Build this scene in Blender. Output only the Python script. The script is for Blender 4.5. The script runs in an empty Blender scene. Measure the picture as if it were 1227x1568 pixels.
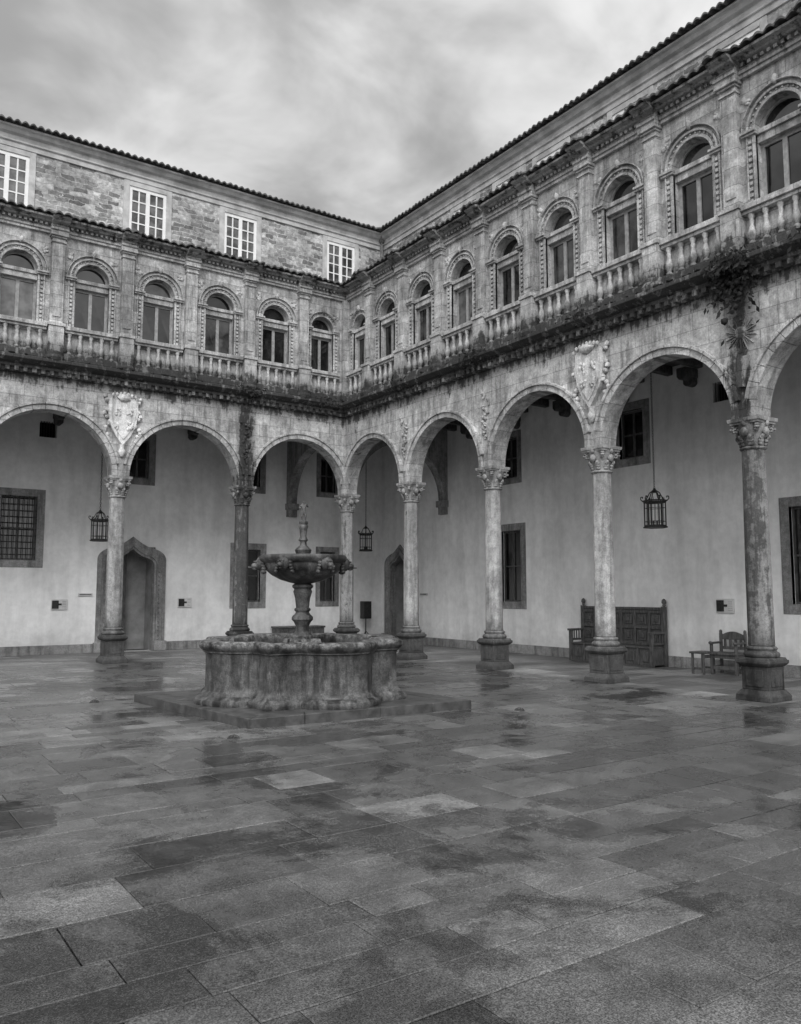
import bpy, bmesh, math, random
from mathutils import Vector, Matrix
random.seed(7)
R=random.random
def U(a,b): return a+(b-a)*random.random()
scene=bpy.context.scene
PI=math.pi

# ------------------------------------------------------------ materials
class MT:
    def __init__(s,name,rough=.8,spec=.3):
        s.m=bpy.data.materials.new(name); s.m.use_nodes=True
        s.nt=s.m.node_tree; s.b=s.nt.nodes['Principled BSDF']
        s.b.inputs['Roughness'].default_value=rough
        s.b.inputs['Specular IOR Level'].default_value=spec
        s.geo=s.nt.nodes.new('ShaderNodeNewGeometry'); s.P=s.geo.outputs['Position']
        sp=s.nt.nodes.new('ShaderNodeSeparateXYZ'); s.L(s.P,sp.inputs[0]); s.x,s.y,s.z=sp.outputs
    def L(s,a,b): s.nt.links.new(a,b)
    def put(s,sock,v):
        if isinstance(v,bpy.types.NodeSocket): s.L(v,sock)
        else: sock.default_value=v
    def math(s,op,a,b=0.0,c=0.0,clamp=False):
        n=s.nt.nodes.new('ShaderNodeMath'); n.operation=op; n.use_clamp=clamp
        for i,v in enumerate((a,b,c)): s.put(n.inputs[i],v)
        return n.outputs[0]
    def add(s,a,b): return s.math('ADD',a,b)
    def mul(s,a,b): return s.math('MULTIPLY',a,b)
    def mr(s,v,a,b,c,d):
        n=s.nt.nodes.new('ShaderNodeMapRange'); n.interpolation_type='SMOOTHSTEP'
        s.L(v,n.inputs[0])
        for i,k in enumerate((a,b,c,d)): s.put(n.inputs[i+1],k)
        return n.outputs[0]
    def scale(s,v3,vec=None):
        n=s.nt.nodes.new('ShaderNodeVectorMath'); n.operation='MULTIPLY'
        s.L(vec or s.P,n.inputs[0]); n.inputs[1].default_value=v3; return n.outputs[0]
    def noise(s,sc,det=6,rough=.6,vec=None,dist=0):
        n=s.nt.nodes.new('ShaderNodeTexNoise'); s.L(vec or s.P,n.inputs['Vector'])
        n.inputs['Scale'].default_value=sc; n.inputs['Detail'].default_value=det
        n.inputs['Roughness'].default_value=rough; n.inputs['Distortion'].default_value=dist
        return n.outputs[0]
    def comb(s,a,b,c=0.0):
        n=s.nt.nodes.new('ShaderNodeCombineXYZ')
        for i,v in enumerate((a,b,c)): s.put(n.inputs[i],v)
        return n.outputs[0]
    def gray(s,v,tint=(1,1,1)):
        n=s.nt.nodes.new('ShaderNodeCombineColor')
        for i in range(3): s.L(v,n.inputs[i])
        s.L(n.outputs[0],s.b.inputs['Base Color'])
    def bump(s,h,st=.4,dist=.02):
        n=s.nt.nodes.new('ShaderNodeBump'); n.inputs['Strength'].default_value=st
        n.inputs['Distance'].default_value=dist; s.L(h,n.inputs['Height'])
        s.L(n.outputs[0],s.b.inputs['Normal'])
    def brick(s,vec,w,h,mortar=.01,c1=(.3,.3,.3,1),c2=(.5,.5,.5,1),cm=(0,0,0,1),off=.5,smooth=.1):
        n=s.nt.nodes.new('ShaderNodeTexBrick'); s.L(vec,n.inputs['Vector'])
        n.inputs['Scale'].default_value=1; n.inputs['Brick Width'].default_value=w
        n.inputs['Row Height'].default_value=h; n.inputs['Mortar Size'].default_value=mortar
        n.inputs['Mortar Smooth'].default_value=smooth
        n.inputs['Color1'].default_value=c1; n.inputs['Color2'].default_value=c2; n.inputs['Mortar'].default_value=cm
        n.offset=off
        return n.outputs['Color'],n.outputs['Fac']

def mk_stone(name,lo,hi,stain=1.0,extra=True,joints=True,foot=False):
    t=MT(name,.85,.25)
    n1=t.noise(.7,3); n2=t.noise(7,6,.7); n3=t.noise(1.6,5,.7,t.scale((3.2,3.2,.35))); n4=t.noise(38,3,.7)
    base=t.mr(n2,.3,.7,lo,hi)
    base=t.mul(base,t.mr(n1,.35,.65,.78,1.12))
    base=t.mul(base,t.mr(n4,.3,.7,.80,1.18))
    base=t.mul(base,t.mr(n3,.34,.58,.56,1.05))
    up=t.mul(t.mr(t.z,5.8,7.0,0,.92),t.mr(t.z,7.08,8.1,1,0))
    up2=t.mul(t.mr(t.z,9.6,10.5,0,.62),t.mr(t.z,10.6,11.0,1,0))
    m=t.math('MAXIMUM',up,up2)
    m=t.math('MAXIMUM',m,t.mr(t.z,0,.9,.5,0))
    if extra:
        def near(axis,c,w,other,k):
            a=t.math('ABSOLUTE',t.add(axis,-c)); a=t.mr(a,0,w,k,0)
            a=t.mul(a,t.mr(other,-1.0,-.9,0,1)); return t.mul(a,t.mr(t.z,6.9,7.3,1,0))
        for c,w,k in ((-3.28,.6,.97),(-.1,.5,.6),(-1.7,.5,.35)): m=t.math('MAXIMUM',m,near(t.x,c,w,t.y,k))
        for c,w,k in ((-12.75,.7,.8),(-3.2,.5,.5),(-6.4,.5,.35),(-9.6,.4,.2),(-14.3,.6,.4)): m=t.math('MAXIMUM',m,near(t.y,c,w,t.x,k))
    nn=t.add(t.mul(n3,1.0),t.mul(n2,.75))
    th=t.mr(m,0,1,1.2,.65)
    d=t.math('SUBTRACT',nn,th)
    st=t.mul(t.mr(d,-.04,.2,0,.9),stain)
    base=t.mul(base,t.math('SUBTRACT',1.0,st))
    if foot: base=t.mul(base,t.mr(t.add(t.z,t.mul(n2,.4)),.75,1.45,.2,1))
    base=t.add(base,.006)
    h=t.add(t.mul(n2,.6),t.mul(n4,.35))
    if joints:
        c,f=t.brick(t.comb(t.add(t.x,t.y),t.z),.62,.31,.006)
        base=t.mul(base,t.mr(f,0,1,1,.62)); h=t.add(h,t.mul(f,-.5))
        cc=t.nt.nodes.new('ShaderNodeSeparateColor'); t.L(c,cc.inputs[0])
        base=t.mul(base,t.mr(cc.outputs[0],.3,.5,.86,1.1))
    t.gray(base); t.bump(h,.6,.02)
    return t.m
M_STONE=mk_stone('facade_granite',.32,.58)
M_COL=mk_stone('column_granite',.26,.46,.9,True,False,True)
M_CARVE=mk_stone('carved_limestone',.38,.66,.8,True,False)
M_SHIELD=mk_stone('shield_limestone',.5,.8,.25,False,False)
M_SURR=mk_stone('surround_granite',.19,.32,.2,False,False)

def mk_fountain(name):
    t=MT(name,.62,.4)
    n1=t.noise(1.5,4); n2=t.noise(9,6,.7); n3=t.noise(1.6,5,.7,t.scale((3.5,3.5,.5))); n4=t.noise(60,3,.7)
    b=t.mr(n2,.3,.7,.03,.085); b=t.mul(b,t.mr(n1,.35,.65,.6,1.35)); b=t.mul(b,t.mr(n3,.38,.58,.4,1.4))
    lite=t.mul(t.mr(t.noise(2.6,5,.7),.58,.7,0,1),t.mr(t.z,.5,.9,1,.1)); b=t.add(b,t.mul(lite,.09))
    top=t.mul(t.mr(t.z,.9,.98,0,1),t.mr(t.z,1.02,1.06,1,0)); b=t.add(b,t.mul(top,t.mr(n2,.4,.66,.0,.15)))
    b=t.mul(b,t.mr(n4,.3,.7,.7,1.3))
    t.gray(b); t.bump(t.add(t.mul(n2,.6),t.mul(n4,.4)),.3,.012); t.L(t.mr(n3,.35,.65,.3,.7),t.b.inputs['Roughness'])
    return t.m
M_FOUNT=mk_fountain('fountain_granite')

def mk_plaster():
    t=MT('lime_plaster',.9,.2)
    n1=t.noise(.5,3); n2=t.noise(5,5,.65); n3=t.noise(1.2,5,.6,t.scale((2.5,2.5,.4))); n4=t.noise(50,2)
    b=t.mr(n1,.35,.65,.7,.84); b=t.mul(b,t.mr(n2,.3,.7,.92,1.04)); b=t.mul(b,t.mr(n3,.34,.6,.9,1.02))
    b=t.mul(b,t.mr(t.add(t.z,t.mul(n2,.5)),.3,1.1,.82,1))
    t.gray(b); t.bump(t.add(n2,t.mul(n4,.3)),.25,.01); return t.m
M_PLAST=mk_plaster()

def mk_rubble():
    t=MT('rubble_masonry',.9,.2)
    w=t.noise(1.9,3); w2=t.noise(3.5,3)
    vec=t.comb(t.add(t.add(t.x,t.y),t.mul(w,.5)),t.add(t.z,t.mul(w2,.2)))
    c,f=t.brick(vec,.36,.14,.013,(.14,.14,.14,1),(.56,.56,.56,1),(.5,.5,.5,1),.4,.3)
    cc=t.nt.nodes.new('ShaderNodeSeparateColor'); t.L(c,cc.inputs[0]); v=cc.outputs[0]
    n2=t.noise(9,6,.7); v=t.mul(v,t.mr(n2,.3,.7,.65,1.35)); v=t.mul(v,t.mr(t.noise(.8,4),.4,.6,.78,1.15)); 
    t.gray(v); t.bump(t.add(t.mul(f,-.7),t.mul(n2,.6)),.8,.04); return t.m
M_RUB=mk_rubble()

def mk_simple(name,lo,hi,sc=12,rough=.6,spec=.3,b=.2,stretch=None,metal=0):
    t=MT(name,rough,spec); vec=t.scale(stretch) if stretch else None
    n=t.noise(sc,5,.65,vec); t.gray(t.mr(n,.3,.7,lo,hi)); t.bump(n,b,.01); t.b.inputs['Metallic'].default_value=metal
    return t.m
M_PLAT=mk_simple('platform_granite',.035,.09,6,.42,.45,.3)
M_WOOD=mk_simple('dark_oak',.035,.11,9,.5,.4,.3,(3,3,.6))
M_BEAM=mk_simple('ceiling_beam_wood',.04,.10,6,.8,.2,.3,(2,2,1))
M_GFRAME=mk_simple('window_wood_grey',.22,.36,14,.6)
M_WHITE=mk_simple('white_window_paint',.78,.88,6,.5)
M_IRON=mk_simple('wrought_iron',.008,.03,20,.5,.4,.2)
M_DRAIN=mk_simple('cast_iron_drain',.03,.08,20,.6,.4,.2)
M_CORN=mk_simple('cornice_stone',.36,.62,2.2,.85,.2,.4)
M_TILE=mk_simple('roof_tile',.03,.17,5,.85,.2,.5)
M_MOSS=mk_simple('moss',.008,.045,9,.95,.1,.6)
M_DARK=mk_simple('dark_interior',.006,.014,3,.9,.1,.0)
M_DOORIN=mk_simple('passage_render',.2,.32,2,.9,.1,.1)
M_PLATE=mk_simple('plaque_face',.5,.62,4,.4)
def mk_glass(name,v):
    t=MT(name,.05,.8); n=t.noise(2.3,3); t.gray(t.mr(n,.35,.65,v*.35,v*1.5)); t.bump(t.noise(1.2,2),.25,.03); return t.m
M_GL=[mk_glass('window_glass_dark',.012),mk_glass('window_glass_mid',.04),mk_glass('window_glass_pale',.10)]  # mid and pale panes: sky reflection put into the glass colour, no curtain behind
def mk_paving():
    t=MT('wet_flagstone',.5,.5)
    a=t.nt.nodes.new('ShaderNodeAttribute'); a.attribute_name='tone'; tone=a.outputs['Fac']
    n1=t.noise(.28,3,.6); n2=t.noise(3.2,6,.7); n3=t.noise(45,3,.75); n5=t.noise(120,2,.6); n6=t.noise(.75,6,.65,None,.4)
    dry=t.math('MAXIMUM',t.mr(t.x,-.5,.3,0,1),t.mr(t.y,-.5,.3,0,1)); ndry=t.math('SUBTRACT',1.0,dry)
    b=t.mr(tone,0,1,.06,.155)
    b=t.mul(b,t.mr(n1,.35,.65,.75,1.22)); b=t.mul(b,t.mr(n2,.3,.7,.7,1.25))
    b=t.mul(b,t.mr(n3,.3,.7,.65,1.34)); b=t.mul(b,t.mr(n5,.35,.65,.45,1.55))
    wet=t.mul(t.mr(t.add(n6,t.mul(tone,-.08)),.445,.54,0,1),ndry); b=t.mul(b,t.mr(wet,0,1,1,.58))
    b=t.mul(b,t.mr(dry,0,1,1,1.8))
    t.gray(b)
    r=t.add(t.mr(n2,.3,.7,.26,.45),t.mul(wet,-.2)); r=t.add(t.mul(r,t.mr(tone,0,1,.85,1.1)),t.mul(dry,.2)); t.L(r,t.b.inputs['Roughness'])
    h=t.add(t.add(t.mul(n2,.9),t.mul(n3,.25)),t.mul(n5,.12)); h=t.mul(h,t.mr(wet,0,1,1,.25))
    t.bump(h,.4,.015); return t.m
M_PAVE=mk_paving()
M_GROUND=mk_simple('joint_earth',.02,.05,8,.9,.2,.3)
def mk_water():
    t=MT('basin_water',.05,.5); t.gray(t.mr(t.noise(2,2),.3,.7,.02,.03)); t.bump(t.noise(6,2),.1,.01); return t.m
M_WATER=mk_water()

# ------------------------------------------------------------ mesh builder
def empty(name,loc=(0,0,0)):
    e=bpy.data.objects.new(name,None); scene.collection.objects.link(e); e.location=loc; return e
ICO={}
def ico(sub):
    if sub not in ICO:
        bm=bmesh.new(); bmesh.ops.create_icosphere(bm,subdivisions=sub,radius=1)
        ICO[sub]=([tuple(v.co) for v in bm.verts],[tuple(v.index for v in f.verts) for f in bm.faces]); bm.free()
    return ICO[sub]
class B:
    def __init__(s): s.v=[]; s.f=[]
    def face(s,pts):
        i=len(s.v); s.v+= [tuple(p) for p in pts]; s.f.append(tuple(range(i,i+len(pts))))
    def box(s,x0,x1,y0,y1,z0,z1):
        i=len(s.v)
        s.v+=[(x,y,z) for z in (z0,z1) for y in (y0,y1) for x in (x0,x1)]
        s.f+=[tuple(i+k for k in q) for q in ((0,2,3,1),(4,5,7,6),(0,1,5,4),(2,6,7,3),(0,4,6,2),(1,3,7,5))]
    def frustum(s,cx,cy,a0,z0,a1,z1):
        i=len(s.v)
        for a,z in ((a0,z0),(a1,z1)): s.v+=[(cx-a,cy-a,z),(cx+a,cy-a,z),(cx+a,cy+a,z),(cx-a,cy+a,z)]
        s.f+=[(i,i+3,i+2,i+1),(i+4,i+5,i+6,i+7)]+[(i+k,i+(k+1)%4,i+4+(k+1)%4,i+4+k) for k in range(4)]
    def lathe(s,prof,cx=0,cy=0,n=16,a0=0,rf=None):
        i=len(s.v); m=len(prof)
        for r,z in prof:
            for k in range(n):
                a=a0+2*PI*k/n; rr=r*(rf(a,z) if rf else 1); s.v.append((cx+rr*math.cos(a),cy+rr*math.sin(a),z))
        for j in range(m-1):
            for k in range(n):
                k2=(k+1)%n; s.f.append((i+j*n+k,i+j*n+k2,i+(j+1)*n+k2,i+(j+1)*n+k))
        s.f.append(tuple(i+k for k in reversed(range(n)))); s.f.append(tuple(i+(m-1)*n+k for k in range(n)))
    def prism_d(s,poly,d0,d1):
        i=len(s.v); n=len(poly)
        s.v+=[(p[0],d0,p[1]) for p in poly]+[(p[0],d1,p[1]) for p in poly]
        s.f.append(tuple(range(i,i+n))); s.f.append(tuple(range(i+2*n-1,i+n-1,-1)))
        for k in range(n): s.f.append((i+k,i+(k+1)%n,i+n+(k+1)%n,i+n+k))
    def prism_s(s,prof,s0,s1,mitre=False):
        i=len(s.v); n=len(prof)
        s.v+=[((p[0] if mitre else s0),p[0],p[1]) for p in prof]+[(s1,p[0],p[1]) for p in prof]
        s.f.append(tuple(range(i,i+n))); s.f.append(tuple(range(i+2*n-1,i+n-1,-1)))
        for k in range(n): s.f.append((i+k,i+(k+1)%n,i+n+(k+1)%n,i+n+k))
    def ring(s,cs,cz,r0,r1,d0,d1,a0=0,a1=PI,n=20):
        i=len(s.v)
        for k in range(n+1):
            a=a0+(a1-a0)*k/n; c,q=math.cos(a),math.sin(a)
            s.v+=[(cs+r0*c,d0,cz+r0*q),(cs+r1*c,d0,cz+r1*q),(cs+r1*c,d1,cz+r1*q),(cs+r0*c,d1,cz+r0*q)]
        for k in range(n):
            o=i+4*k
            for e in range(4): s.f.append((o+e,o+(e+1)%4,o+4+(e+1)%4,o+4+e))
        s.f.append((i,i+1,i+2,i+3)); o=i+4*n; s.f.append((o,o+1,o+2,o+3))
    def tube(s,p0,p1,r,n=6,r1=None):
        p0=Vector(p0);p1=Vector(p1); d=(p1-p0)
        if d.length<1e-6: return
        q=d.to_track_quat('Z','Y'); i=len(s.v); r1=r if r1 is None else r1
        for p,rr in ((p0,r),(p1,r1)):
            for k in range(n):
                a=2*PI*k/n; s.v.append(tuple(p+q@Vector((rr*math.cos(a),rr*math.sin(a),0))))
        for k in range(n): s.f.append((i+k,i+(k+1)%n,i+n+(k+1)%n,i+n+k))
        s.f.append(tuple(i+k for k in reversed(range(n)))); s.f.append(tuple(i+n+k for k in range(n)))
    def path(s,pts,r,n=6):
        for a,b in zip(pts[:-1],pts[1:]): s.tube(a,b,r,n)
    def blob(s,c,rad,rough=.0,sub=2,rot=0):
        vs,fs=ico(sub)
        i=len(s.v); cr,sr=math.cos(rot),math.sin(rot)
        for v in vs:
            k=1+rough*(R()-.5)*2; x,y,z=v[0]*rad[0]*k,v[1]*rad[1]*k,v[2]*rad[2]*k
            s.v.append((c[0]+x*cr-y*sr,c[1]+x*sr+y*cr,c[2]+z))
        for f in fs: s.f.append(tuple(i+q for q in f))
    def obj(s,name,mat,parent=None,fr=None,bevel=0,smooth=None,loc=None,rotz=0):
        vs=[fr(*p) for p in s.v] if fr else s.v
        me=bpy.data.meshes.new(name); me.from_pydata(vs,[],s.f)
        bm=bmesh.new(); bm.from_mesh(me); bmesh.ops.recalc_face_normals(bm,faces=bm.faces); bm.to_mesh(me); bm.free()
        if mat: me.materials.append(mat)
        if smooth is not None:
            for p in me.polygons: p.use_smooth=True
            me.set_sharp_from_angle(angle=math.radians(smooth))
        o=bpy.data.objects.new(name,me); scene.collection.objects.link(o)
        if parent: o.parent=parent
        if loc: o.location=loc
        o.rotation_euler[2]=rotz
        if bevel:
            md=o.modifiers.new('bevel','BEVEL'); md.width=bevel; md.segments=1; md.limit_method='ANGLE'; md.angle_limit=math.radians(40)
        return o

BACK=-3.58
def frL(s,d,z): return (-s,-d,z)
def frR(s,d,z): return (-d,-s,z)

def wall_arch(b,s0,s1,c,r,zb,zsill,zs,zt,d0,d1,mitre=False,n=24):
    def P(s,d,z,first=False): return ((d if (mitre and first) else s),d,z)
    for d in (d0,d1):
        b.face([P(s0,d,zb,True),P(c-r,d,zb),P(c-r,d,zt),P(s0,d,zt,True)])
        b.face([P(c+r,d,zb),P(s1,d,zb),P(s1,d,zt),P(c+r,d,zt)])
        if zsill>zb: b.face([P(c-r,d,zb),P(c+r,d,zb),P(c+r,d,zsill),P(c-r,d,zsill)])
        for k in range(n):
            a,a2=PI-PI*k/n,PI-PI*(k+1)/n
            x,x2=c+r*math.cos(a),c+r*math.cos(a2)
            b.face([P(x,d,zs+r*math.sin(a)),P(x2,d,zs+r*math.sin(a2)),P(x2,d,zt),P(x,d,zt)])
    for k in range(n):
        a,a2=PI-PI*k/n,PI-PI*(k+1)/n
        x,x2=c+r*math.cos(a),c+r*math.cos(a2); z,z2=zs+r*math.sin(a),zs+r*math.sin(a2)
        b.face([(x,d0,z),(x2,d0,z2),(x2,d1,z2),(x,d1,z)])
    lo=zsill
    if zs>lo:
        for x in (c-r,c+r): b.face([(x,d0,lo),(x,d1,lo),(x,d1,zs),(x,d0,zs)])
    if zsill>zb: b.face([(c-r,d0,zsill),(c+r,d0,zsill),(c+r,d1,zsill),(c-r,d1,zsill)])
    else:
        b.face([P(s0,d0,zb,True),P(c-r,d0,zb),P(c-r,d1,zb),P(s0,d1,zb,True)])
        b.face([P(c+r,d0,zb),P(s1,d0,zb),P(s1,d1,zb),P(c+r,d1,zb)])

def wall_holes(b,s0,s1,z0,z1,d,holes,depth):
    xs=sorted({s0,s1}|{h[0] for h in holes}|{h[1] for h in holes}); xs=[x for x in xs if s0<=x<=s1]
    zs=sorted({z0,z1}|{h[2] for h in holes}|{h[3] for h in holes})
    for i in range(len(xs)-1):
        for j in range(len(zs)-1):
            cx,cz=(xs[i]+xs[i+1])/2,(zs[j]+zs[j+1])/2
            if any(h[0]<cx<h[1] and h[2]<cz<h[3] for h in holes): continue
            b.face([(xs[i],d,zs[j]),(xs[i+1],d,zs[j]),(xs[i+1],d,zs[j+1]),(xs[i],d,zs[j+1])])
    for a,c,e,f in holes:
        for q in (((a,e),(c,e)),((c,e),(c,f)),((c,f),(a,f)),((a,f),(a,e))):
            (p,z),(p2,z2)=q; b.face([(p,d,z),(p2,d,z2),(p2,d-depth,z2),(p,d-depth,z)])

def tiles(b,de,ze,slope,dback,L,step=.2,amp=.05,var=None):
    sub=8; rows=[]; s=dback
    while s<L:
        d_e=de+(var(s) if var else 0)
        k=int(math.floor(s/step)); rnd=((k*7919)%17)/17*.05
        ph=(s/step)%1.0; h=amp*abs(math.sin(PI*ph))*1.6
        dd=min(d_e+rnd,s)
        hz=((k*104729)%13)/13*.02
        rows.append(((s,dd,ze+(de-dd)*slope+h+hz),(s,dback,ze+(de-dback)*slope+h),(s,dd,ze+(de-dd)*slope+h*.75-.025+hz)))
        s+=step/sub
    for p,q in zip(rows[:-1],rows[1:]):
        b.face([p[0],q[0],q[1],p[1]]); b.face([p[0],q[0],q[2],p[2]])
        pu=(p[0][0],p[0][1]-.4,p[2][2]+.4*slope) ; qu=(q[0][0],q[0][1]-.4,q[2][2]+.4*slope)
        b.face([p[2],q[2],qu,pu])

bld=empty('cloister_building')

def build_column():
    b=B()
    b.frustum(0,0,.30,0,.30,.08); b.frustum(0,0,.30,.08,.235,.17); b.frustum(0,0,.225,.17,.225,.53)
    for sx,sy in ((1,0),(-1,0),(0,1),(0,-1)):
        w=.15
        if sx: b.box(min(sx*.22,sx*.238),max(sx*.22,sx*.238),-w,w,.22,.48)
        else: b.box(-w,w,min(sy*.22,sy*.238),max(sy*.22,sy*.238),.22,.48)
    b.frustum(0,0,.235,.53,.285,.58); b.frustum(0,0,.285,.58,.285,.63); b.frustum(0,0,.27,.63,.25,.67)
    pr=[(.25,.67),(.265,.69),(.27,.72),(.25,.75),(.22,.765),(.215,.78),(.235,.80),(.235,.82),(.205,.845)]
    b.lathe(pr,n=24)
    c=B(); c.lathe([(.21,.84),(.205,.9),(.203,2.0),(.185,3.95),(.185,4.02)],n=8,a0=PI/8)
    k=B()
    k.lathe([(.185,3.98),(.207,3.995),(.212,4.01),(.195,4.03),(.17,4.04),(.175,4.15),(.2,4.26),(.24,4.36),(.25,4.40)],n=20)
    for i in range(8):
        a=PI/8+i*PI/4; ca,sa=math.cos(a),math.sin(a)
        for r,z,w in ((.19,4.07,.05),(.205,4.12,.055),(.225,4.16,.05),(.25,4.185,.035)):
            k.blob((r*ca,r*sa,z),(w*.6,w,.04),.12,1,a)
    for i in range(4):
        a=PI/4+i*PI/2; ca,sa=math.cos(a),math.sin(a)
        for j in range(9):
            t=j/8*2.6*PI; rr=.062*(1-j/11)
            k.blob(((.275+rr*math.cos(t))*ca,(.275+rr*math.cos(t))*sa,4.32+rr*math.sin(t)),(.026,.045,.026),0,1,a)
        a2=i*PI/2; k.blob((.235*math.cos(a2),.235*math.sin(a2),4.27),(.05,.07,.075),.15,2,a2)
        k.blob((.26*math.cos(a2),.26*math.sin(a2),4.4),(.035,.05,.045),.15,1,a2)
    n=24; pts=[]
    for i in range(n):
        a=2*PI*i/n; m=max(abs(math.cos(a)),abs(math.sin(a))); r=.235/m*(1+.10*abs(math.sin(2*a)))*.98; pts.append((r*math.cos(a),r*math.sin(a)))
    for z0,z1,f in ((4.40,4.44,.98),(4.44,4.50,1.08)):
        i0=len(k.v); k.v+=[(x*f,y*f,z0) for x,y in pts]+[(x*f*1.03,y*f*1.03,z1) for x,y in pts]
        k.f.append(tuple(range(i0,i0+n))); k.f.append(tuple(range(i0+n,i0+2*n)))
        for q in range(n): k.f.append((i0+q,i0+(q+1)%n,i0+n+(q+1)%n,i0+n+q))
    return b,c,k
cb,cc_,ck=build_column()
colm=[]
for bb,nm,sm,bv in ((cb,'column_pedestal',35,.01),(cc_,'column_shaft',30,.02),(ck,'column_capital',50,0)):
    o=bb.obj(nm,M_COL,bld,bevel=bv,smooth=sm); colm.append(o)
def place_col(x,y,first=[True]):
    if first[0]:
        first[0]=False
        for o in colm: o.location=(x,y,0)
        return
    for o in colm:
        c=o.copy(); scene.collection.objects.link(c); c.location=(x,y,0)

def wing(nm,fr,P,nb,floorholes,attic,plants):
    L=P*nb; h=P/2
    st=B(); mould=B(); carve=B(); frame=B(); gl=[B(),B(),B()]
    rA=P/2-.2
    for k in range(nb):
        wall_arch(st,k*P,(k+1)*P,(k+.5)*P,rA,4.5,4.5,4.5,6.98,-.2,.2,mitre=(k==0))
        c=(k+.5)*P; nv=17
        for i in range(nv):
            a0=PI*i/nv+.003; a1=PI*(i+1)/nv-.003
            mould.ring(c,4.5,rA-.004,rA+.12,.15,.245,a0,a1,2)
            if 0<i<nv-1: mould.ring(c,4.5,rA+.12,rA+.175,.15,.285,a0,a1,2)
    prof=[(.15,6.72),(.26,6.72),(.28,6.80),(.33,6.84),(.33,6.90),(.40,6.93),(.50,7.0),(.50,7.07),(.40,7.10),(.15,7.10)]
    mould.prism_s(prof,0,L,True)
    s=.6
    while s<L:
        mould.box(s,s+.09,.25,.36,6.73,6.835); s+=.19
    for k in range(2*nb):
        a,e=k*h,(k+1)*h; c=(a+e)/2; ro=.61; ri=.40
        if k==0: c=.995; ro=.5; ri=.36
        wall_arch(st,a,e,c,ri,7.09,7.95,9.22,10.3,-.15,.2,mitre=(k==0),n=16)
        for q0,q1,d in ((ri-.003,ri+.05,.235),(ri+.05,ri+.10,.205+.01),(ri+.10,ri+.14,.26),(ri+.14,min(ri+.19,ro),.225),(min(ri+.19,ro-.02),ro,.285)):
            if q1>q0+.01: mould.ring(c,9.22,q0,q1,.15,d,0,PI,18)
        for sg in (-1,1):
            x0,x1=sorted((c+sg*ri,c+sg*(ri+.05))); mould.box(x0,x1,.15,.232,7.95,9.13)
            x0,x1=sorted((c+sg*(ri+.13),c+sg*(ri+.16)));
            if k: mould.box(x0,x1,.15,.238,7.95,9.13)
            z=8.0
            while z<9.08:
                cs=c+sg*(ri+.09); carve.box(cs-.025,cs+.025,.19,.24,z,z+.055); z+=.1
            x0,x1=sorted((c+sg*(ri-.03),c+sg*(ro+.02)))
            mould.box(x0,x1,.15,.27,9.13,9.17); mould.box(x0-.0,x1+.0,.15,.30,9.172,9.218)
        for i in range(15):
            t=PI*(i+.5)/15; rr=ri+.075
            carve.blob((c+rr*math.cos(t),.225,9.22+rr*math.sin(t)),(.022,.022,.022),0,1)
        carve.blob((c,.26,9.22+ro+.03),(.05,.07,.09),.15,2)
        for sg in (-1,1):
            for j in range(7):
                carve.blob((c+sg*(ro*.86+U(-.05,.08)),.21,9.22+ro*.86+U(-.06,.1)),(U(.03,.06),.03,U(.03,.06)),.2,1)
        bl=min(.62,ro+.02)
        mould.box(c-bl,c+bl,.15,.34,7.11,7.26); mould.box(c-bl,c+bl,.15,.31,7.262,7.30)
        mould.box(c-bl,c+bl,.15,.33,7.80,7.86); mould.box(c-bl,c+bl,.15,.375,7.862,7.955)
        nbz=5 if k else 4
        for i in range(nbz):
            cx=c-bl+ (i+.5)*2*bl/nbz
            carve.lathe([(.055,7.30),(.055,7.33),(.034,7.35),(.06,7.42),(.07,7.47),(.048,7.55),(.032,7.62),(.042,7.68),(.032,7.71),(.055,7.76),(.055,7.80)],cx,.265,8)
        mould.box(c-ri-.001,c+ri+.001,-.02,.14,9.0,9.13); mould.box(c-ri-.001,c+ri+.001,-.02,.18,9.132,9.215)
        D=.0
        for x0,x1,z0,z1 in ((c-ri,c-ri+.055,7.951,9.0),(c+ri-.055,c+ri,7.951,9.0),(c-.04,c+.04,7.951,9.0),(c-ri+.055,c-.04,7.951,8.02),(c+.04,c+ri-.055,7.951,8.02),(c-ri+.055,c-.04,8.94,9.0),(c+.04,c+ri-.055,8.94,9.0)):
            frame.box(x0,x1,D,D+.05,z0,z1)
        frame.ring(c,9.22,ri-.045,ri+.03,D,D+.05,0,PI,16)
        frame.box(c-ri,c+ri,D,D+.045,9.216,9.25)
        g=gl[random.choice((0,0,1,0,0,1,2))]
        g.face([(c-ri,D+.02,7.95),(c,D+.02+U(-.01,.01),7.95),(c,D+.02,9.0),(c-ri,D+.02+U(-.01,.01),9.0)])
        g.face([(c,D+.021,7.95),(c+ri,D+.02+U(-.01,.01),7.95),(c+ri,D+.02,9.0),(c,D+.02,9.0)])
        g=gl[random.choice((0,0,1))]
        g.face([(c+ri*math.cos(PI*i/16),D+.015,9.21+ri*math.sin(PI*i/16)) for i in range(17)])
    for k in range(1,2*nb+1):
        s=k*h; w=.145
        mould.box(s-w,s+w,.15,.33,7.98,10.1)
        mould.box(s-w+.05,s+w-.05,.15,.35,8.15,9.9)
        mould.box(s-.17,s+.17,.15,.42,7.28,7.90); mould.box(s-.195,s+.195,.15,.45,7.902,7.978)
        mould.lathe([(.10,6.95),(.17,7.0),(.22,7.07),(.235,7.13),(.22,7.18),(.20,7.21),(.205,7.28)],s,.30,14)
        mould.box(s-.165,s+.165,.15,.36,9.95,9.985); mould.box(s-.17,s+.17,.15,.37,10.06,10.098); mould.box(s-.20,s+.20,.15,.41,10.102,10.16)
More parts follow.
